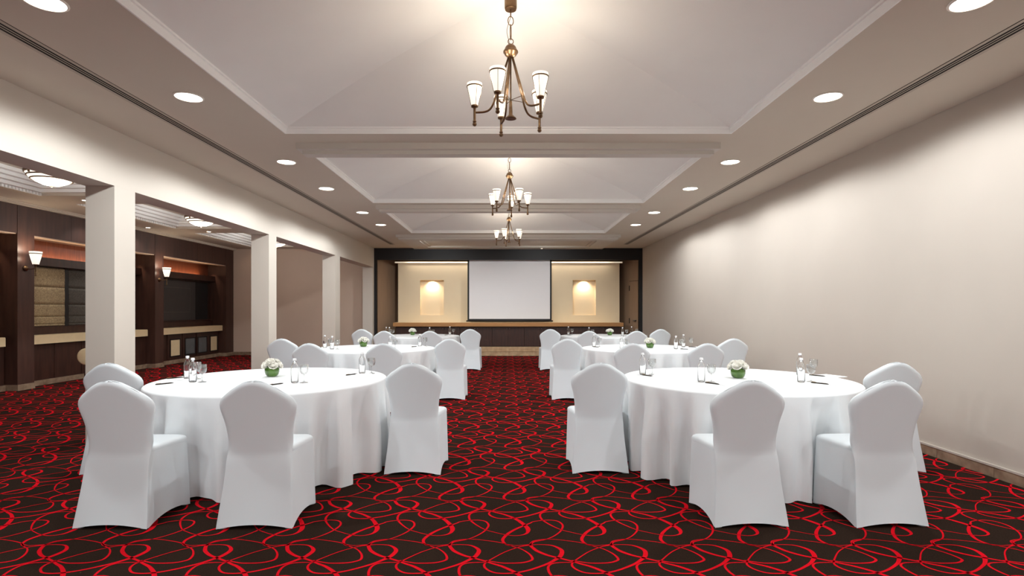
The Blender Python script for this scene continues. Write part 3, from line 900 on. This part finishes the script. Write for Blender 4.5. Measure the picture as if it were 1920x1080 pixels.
# ================================================================== TABLES
TABLES = {
    'front left table': (-2.085, 4.88), 'middle left table': (-2.15, 8.75), 'far left table': (-2.13, 12.90),
    'front right table': (2.02, 4.90), 'middle right table': (2.16, 8.78), 'far right table': (2.21, 12.90),
}
TR, TZ = 0.98, 0.76
def cloth_mesh(seed, tx, ty, chairs):
    rnd = random.Random(seed)
    NT = 260
    terms = [(k, rnd.uniform(0, 2 * PI), rnd.uniform(0.4, 1.0)) for k in (11, 14, 17, 20, 24, 29)]
    tot = sum(t[2] for t in terms)
    g = []
    for i in range(NT):
        th = 2 * PI * i / NT
        v = sum(a * math.cos(k * th + p) for k, p, a in terms) / tot * 1.9
        g.append(math.tanh(v * 2.4))
    loops = []
    for rr in (0.001, 0.3, 0.6, 0.85, 0.95, 0.985):
        loops.append([(TR * rr * math.cos(2 * PI * i / NT), TR * rr * math.sin(2 * PI * i / NT), TZ) for i in range(NT)])
    for a in (20, 45, 70, 90):
        ar = math.radians(a)
        loops.append([((TR * 0.985 + 0.0147 * math.sin(ar)) * math.cos(2 * PI * i / NT), (TR * 0.985 + 0.0147 * math.sin(ar)) * math.sin(2 * PI * i / NT), TZ - 0.0147 * (1 - math.cos(ar))) for i in range(NT)])
    for k in range(1, 15):
        s = k / 14
        z = TZ - 0.0147 - (TZ - 0.0147 - 0.006) * s
        amp = 0.080 * min(1, s * 1.7) ** 0.95
        L = []
        for i in range(NT):
            th = 2 * PI * i / NT + 0.02 * s * math.sin(5 * 2 * PI * i / NT + seed)
            r = TR + 0.004 * s + amp * (g[i] - 0.35)
            for _ in range(16):                        # the cloth is pushed in by the chairs that touch it
                X, Y = tx + r * math.cos(th), ty + r * math.sin(th)
                if any(abs(X - c[0]) < 0.262 and c[1] - 0.02 < Y < c[1] + CD + 0.022 for c in chairs):
                    r -= 0.008
                else: break
            L.append((r * math.cos(th), r * math.sin(th), z + (0.012 * s ** 6 * (1 - g[i]) * 0.5)))
        loops.append(L)
    mb = MB(); mb.loft([l[::-1] for l in loops])
    return mb.mesh('tablecloth')
top_me = MB().lathe([(TR - 0.03, 0.725), (TR - 0.02, 0.73), (TR - 0.02, 0.748), (TR - 0.03, 0.753)], 48).mesh('tabletop')
leg_me = MB().tube([(0, 0, 0.0), (0, 0, 0.725)], 0.016, 10).mesh('leg')
top_me.materials.append(M_oak); leg_me.materials.append(M_steel)

# ---- tableware prototypes
def bottle_proto():
    t = thing('water_bottle', '', 'bottle', (0, 0, 0))
    mb = MB(); mb.lathe([(0.022, 0.0), (0.028, 0.003), (0.030, 0.012), (0.030, 0.128), (0.027, 0.145), (0.018, 0.162), (0.0125, 0.172), (0.0125, 0.190),
                         (0.0105, 0.190), (0.0105, 0.172), (0.0165, 0.160), (0.025, 0.144), (0.028, 0.127), (0.028, 0.012), (0.020, 0.006)], 18)
    obj('bottle_body', mb, M_glass, t)
    mb = MB(); mb.lathe([(0.014, 0.186), (0.0145, 0.188), (0.0145, 0.203), (0.012, 0.206)], 16)
    obj('cap', mb, M_cap, t)
    return freeze(t)
def thin_glass():
    m = bpy.data.materials.new('thin_goblet_glass'); m.use_nodes = True
    nt = m.node_tree; nt.nodes.clear()
    out = nt.nodes.new('ShaderNodeOutputMaterial'); mx = nt.nodes.new('ShaderNodeMixShader')
    tr = nt.nodes.new('ShaderNodeBsdfTransparent'); gl = nt.nodes.new('ShaderNodeBsdfGlossy')
    tr.inputs[0].default_value = (0.95, 0.96, 0.96, 1); gl.inputs['Roughness'].default_value = 0.03
    lw = nt.nodes.new('ShaderNodeLayerWeight'); lw.inputs[0].default_value = 0.35
    ma = nt.nodes.new('ShaderNodeMath'); ma.operation = 'MULTIPLY_ADD'; ma.inputs[1].default_value = 0.75; ma.inputs[2].default_value = 0.05
    nt.links.new(lw.outputs['Facing'], ma.inputs[0]); nt.links.new(ma.outputs[0], mx.inputs[0])
    nt.links.new(tr.outputs[0], mx.inputs[1]); nt.links.new(gl.outputs[0], mx.inputs[2]); nt.links.new(mx.outputs[0], out.inputs[0])
    return m
M_thin = thin_glass()
def goblet_proto():
    t = thing('water_goblet', '', 'glass', (0, 0, 0))
    mb = MB(); mb.lathe([(0.005, 0.068), (0.018, 0.072), (0.031, 0.086), (0.036, 0.108), (0.035, 0.150), (0.0335, 0.150), (0.0345, 0.108), (0.029, 0.089), (0.017, 0.076), (0.002, 0.072)], 20)
    obj('bowl', mb, M_thin, t)
    mb = MB(); mb.lathe([(0.0055, 0.070), (0.0045, 0.050), (0.008, 0.043), (0.0045, 0.036), (0.005, 0.010)], 12)
    obj('stem', mb, M_thin, t)
    mb = MB(); mb.lathe([(0.034, 0.0), (0.034, 0.002), (0.012, 0.008), (0.005, 0.012)], 20)
    obj('foot', mb, M_thin, t)
    return freeze(t)
def pen_proto():
    t = thing('pen', '', 'pen', (0, 0, 0))
    obj('barrel', MB().tube([(-0.068, 0, 0.005), (-0.060, 0, 0.0052), (0.05, 0, 0.0052), (0.066, 0, 0.0045), (0.072, 0, 0.004)], [0.0035, 0.0052, 0.0052, 0.0035, 0.0008], 10), M_pen, t)
    obj('clip', MB().box(-0.064, -0.026, -0.0012, 0.0012, 0.0105, 0.0122), M_pengold, t)
    return freeze(t)
def pad_proto():
    t = thing('notepad', '', 'notepad', (0, 0, 0))
    obj('pages', MB().box(-0.075, 0.075, -0.105, 0.105, 0.0, 0.005), M_paper, t)
    obj('binding', MB().box(-0.076, 0.076, 0.093, 0.1055, 0.0, 0.0055), M_cap, t)
    return freeze(t)
PB, PG, PP, PN = bottle_proto(), goblet_proto(), pen_proto(), pad_proto()
USED = set()
def put(p, x, y, z, rot, label, group):
    if p.name not in USED:
        USED.add(p.name)
        p.location = (x, y, z); p.rotation_euler = (0, 0, rot); p['label'] = label; p['group'] = group
        return p
    return dup(p, (x, y, z), rot, label, group)

# flowers: one rose made of cupped petals
def rose_mesh():
    mb = MB(); rnd = random.Random(5)
    mb.ball((0, 0, 0.018), 0.016, 10, 6)
    for ring, (n, r, tilt, h) in enumerate(((4, 0.012, 0.35, 0.042), (6, 0.019, 0.75, 0.038), (7, 0.024, 1.15, 0.030))):
        for k in range(n):
            a = 2 * PI * k / n + ring * 0.5 + rnd.uniform(-.15, .15)
            loops = []
            for i in range(5):
                u = i / 4; row = []
                for j in range(5):
                    v = -1 + j / 2
                    wd = 0.020 * math.sin(PI * (0.18 + 0.64 * u)) * (1 + 0.25 * ring)
                    lx = v * wd
                    rad = r * (0.35 + 0.75 * math.sin(u * 1.5)) + 0.010 * tilt * u * u - 0.006 * v * v
                    z = 0.004 + h * u * (1 - 0.12 * v * v) - 0.006 * tilt * u ** 3
                    row.append((rad * math.cos(a) - lx * math.sin(a), rad * math.sin(a) + lx * math.cos(a), z))
                loops.append(row)
            mb.loft(loops, closed=False)
    return mb.mesh('rose')
def leaf_mesh():
    mb = MB(); loops = []
    for i in range(6):
        u = i / 5; wd = 0.016 * math.sin(PI * min(0.98, 0.08 + 0.92 * u))
        z = 0.012 * math.sin(u * 2.2) - 0.012 * u * u
        loops.append([(u * 0.055, -wd, z + 0.004), (u * 0.055, 0, z), (u * 0.055, wd, z + 0.004)])
    mb.loft(loops, closed=False)
    return mb.mesh('leaf')
ROSE, LEAF = rose_mesh(), leaf_mesh()
ROSE.materials.append(M_petal); LEAF.materials.append(M_leaf)
def vase(x, y, label, seed):
    rnd = random.Random(seed)
    t = thing('flower_vase', label, 'flower vase', (x, y, TZ + 0.001), 0, 'white rose bowls on the tables')
    mb = MB(); mb.lathe([(0.034, 0.0), (0.044, 0.004), (0.058, 0.022), (0.065, 0.048), (0.063, 0.074), (0.052, 0.096), (0.050, 0.100), (0.044, 0.098), (0.052, 0.078)], 24)
    obj('bowl', mb, M_vase, t)
    spots = [(0, 0, 0.128)] + [(0.046 * math.cos(2 * PI * k / 6), 0.046 * math.sin(2 * PI * k / 6), 0.108) for k in range(6)] + \
            [(0.028 * math.cos(2 * PI * k / 3 + .5), 0.028 * math.sin(2 * PI * k / 3 + .5), 0.126) for k in range(3)]
    for sx, sy, sz in spots:
        o = obj('rose', ROSE, None, t, (sx, sy, sz - 0.016 + rnd.uniform(-.005, .006)))
        d = math.hypot(sx, sy); az = math.atan2(sy, sx)
        o.rotation_euler = (0, 0, 0)
        tilt = min(0.9, d * 18)
        o.rotation_euler = Matrix.Rotation(az, 3, 'Z').to_4x4().to_3x3().__matmul__(Matrix.Rotation(tilt, 3, 'Y')).__matmul__(Matrix.Rotation(rnd.uniform(0, 6), 3, 'Z')).to_euler()
        o.scale = (1.2, 1.2, 1.15)
    for k in range(6):
        a = 2 * PI * k / 6 + rnd.uniform(-.2, .2)
        o = obj('leaf', LEAF, None, t, (0.038 * math.cos(a), 0.038 * math.sin(a), 0.094))
        o.rotation_euler = (0, 0.45, a); o.scale = (0.75, 0.75, 0.75)
VASE = {'front left table': (-2.18, 5.07), 'middle left table': (-2.40, 9.10), 'far left table': (-2.31, 13.25),
        'front right table': (2.07, 4.95), 'middle right table': (2.275, 8.82), 'far right table': (2.42, 13.1)}
SET_L = [(-0.765, 0.00, 0.085, 0.0), (-0.60, -0.205, 0.08, 0.0), (0.285, -0.25, 0.075, 0.01), (0.675, 0.42, 0.09, 0.0)]
SET_R = [(-0.745, 0.31, 0.09, 0.0), (-0.375, -0.22, 0.085, 0.0), (0.47, -0.23, 0.10, 0.03), (0.73, 0.28, 0.13, 0.0)]
# pen offset (from the bottle) and angle, notepad offset
PEN_L = [(-0.14, 0.05, 0.8), (-0.16, -0.13, 0.95), (-0.11, -0.12, 1.0), (-0.07, -0.11, 1.0)]
PEN_R = [(0.02, -0.10, -1.0), (0.05, -0.11, -1.0), (0.10, -0.10, -0.9), (0.12, -0.07, -0.9)]
PLACE_L = ['column-side', 'near left', 'near right', 'aisle-side']
PLACE_R = ['aisle-side', 'near left', 'near right', 'wall-side']
for q, (tb, (tx, ty)) in enumerate(TABLES.items()):
    left = 'left' in tb
    t = thing('round_table', 'round banquet table beneath the white cloth of the %s' % tb, 'table', (tx, ty, 0), 0, 'round banquet tables')
    obj('tabletop', top_me, None, t)
    for k in range(4):
        a = PI / 4 + k * PI / 2
        obj('leg', leg_me, None, t, (0.62 * math.cos(a), 0.62 * math.sin(a), 0))
    o = obj('tablecloth', cloth_mesh(q + 3, tx, ty, CHAIRS[tb]), M_cloth, None, (tx, ty, 0))
    tag(o, 'white floor-length cloth draped over the %s' % tb, 'tablecloth', 'white round tablecloths')
    vx, vy = VASE[tb]
    vase(vx, vy, 'small green glass bowl of white roses on the %s' % tb, q)
    rnd = random.Random(q * 7 + 1)
    for i, (bx, by, gx, gy) in enumerate(SET_L if left else SET_R):
        pl = (PLACE_L if left else PLACE_R)[i]
        jx, jy = (0, 0) if 'front' in tb else (rnd.uniform(-.04, .04), rnd.uniform(-.03, .05))
        x, y = tx + bx + jx, ty + by + jy
        z = TZ + 0.0006
        put(PB, x, y, z, rnd.uniform(0, 6), 'clear water bottle on the %s, %s place' % (tb, pl), 'water bottles on the tables')
        put(PG, x + gx, y + gy, z, 0, 'clear stemmed water glass on the %s, %s place' % (tb, pl), 'water glasses on the tables')
        px, py, pa = (PEN_L if left else PEN_R)[i]
        put(PP, x + px, y + py, z, pa, 'slim dark pen on the %s, %s place' % (tb, pl), 'pens on the tables')
        sx = 0.14 if left else 0.20
        nx, ny = x + px + (0.12 if not left else 0.13), y + py - 0.05 - (0.0 if i in (1, 2) else -0.03)
        put(PN, nx, ny, z, 0.0 if i in (1, 2) else (-.4 if i == 0 else .4), 'white paper notepad on the %s, %s place' % (tb, pl), 'notepads on the tables')

# round-backed cream seat half hidden by the nearest column
t = thing('lounge_stool', 'cream round-backed seat half hidden behind the nearest column', 'chair', (-7.68, 10.0, 0), 0.1)
mb = MB()
mb.loft([[(r * 0.9 * math.cos(a), d, 0.52 + r * 0.92 * math.sin(a)) for a in [2 * PI * k / 28 for k in range(28)]] for d, r in ((-0.03, 0.02), (-0.03, 0.14), (-0.022, 0.163), (0.0, 0.168), (0.022, 0.163), (0.03, 0.14), (0.03, 0.02))], True, True, True)
obj('backrest', mb, M_cream, t)
mb = MB(); mb.lathe([(0.17, 0.40), (0.185, 0.41), (0.185, 0.44), (0.165, 0.455)], 28, (0.05, 0.20, 0))
obj('seat', mb, M_cream, t)
for px, py in ((-0.08, 0.07), (0.18, 0.07), (-0.08, 0.33), (0.18, 0.33)):
    obj('leg', MB().tube([(px, py, 0), (px * 0.85 + 0.008, py * 0.9 + 0.02, 0.41)], 0.012, 8), M_wood, t)
obj('back_support', MB().tube([(0.0, 0.05, 0.41), (0.0, 0.02, 0.46)], 0.014, 8), M_wood, t)
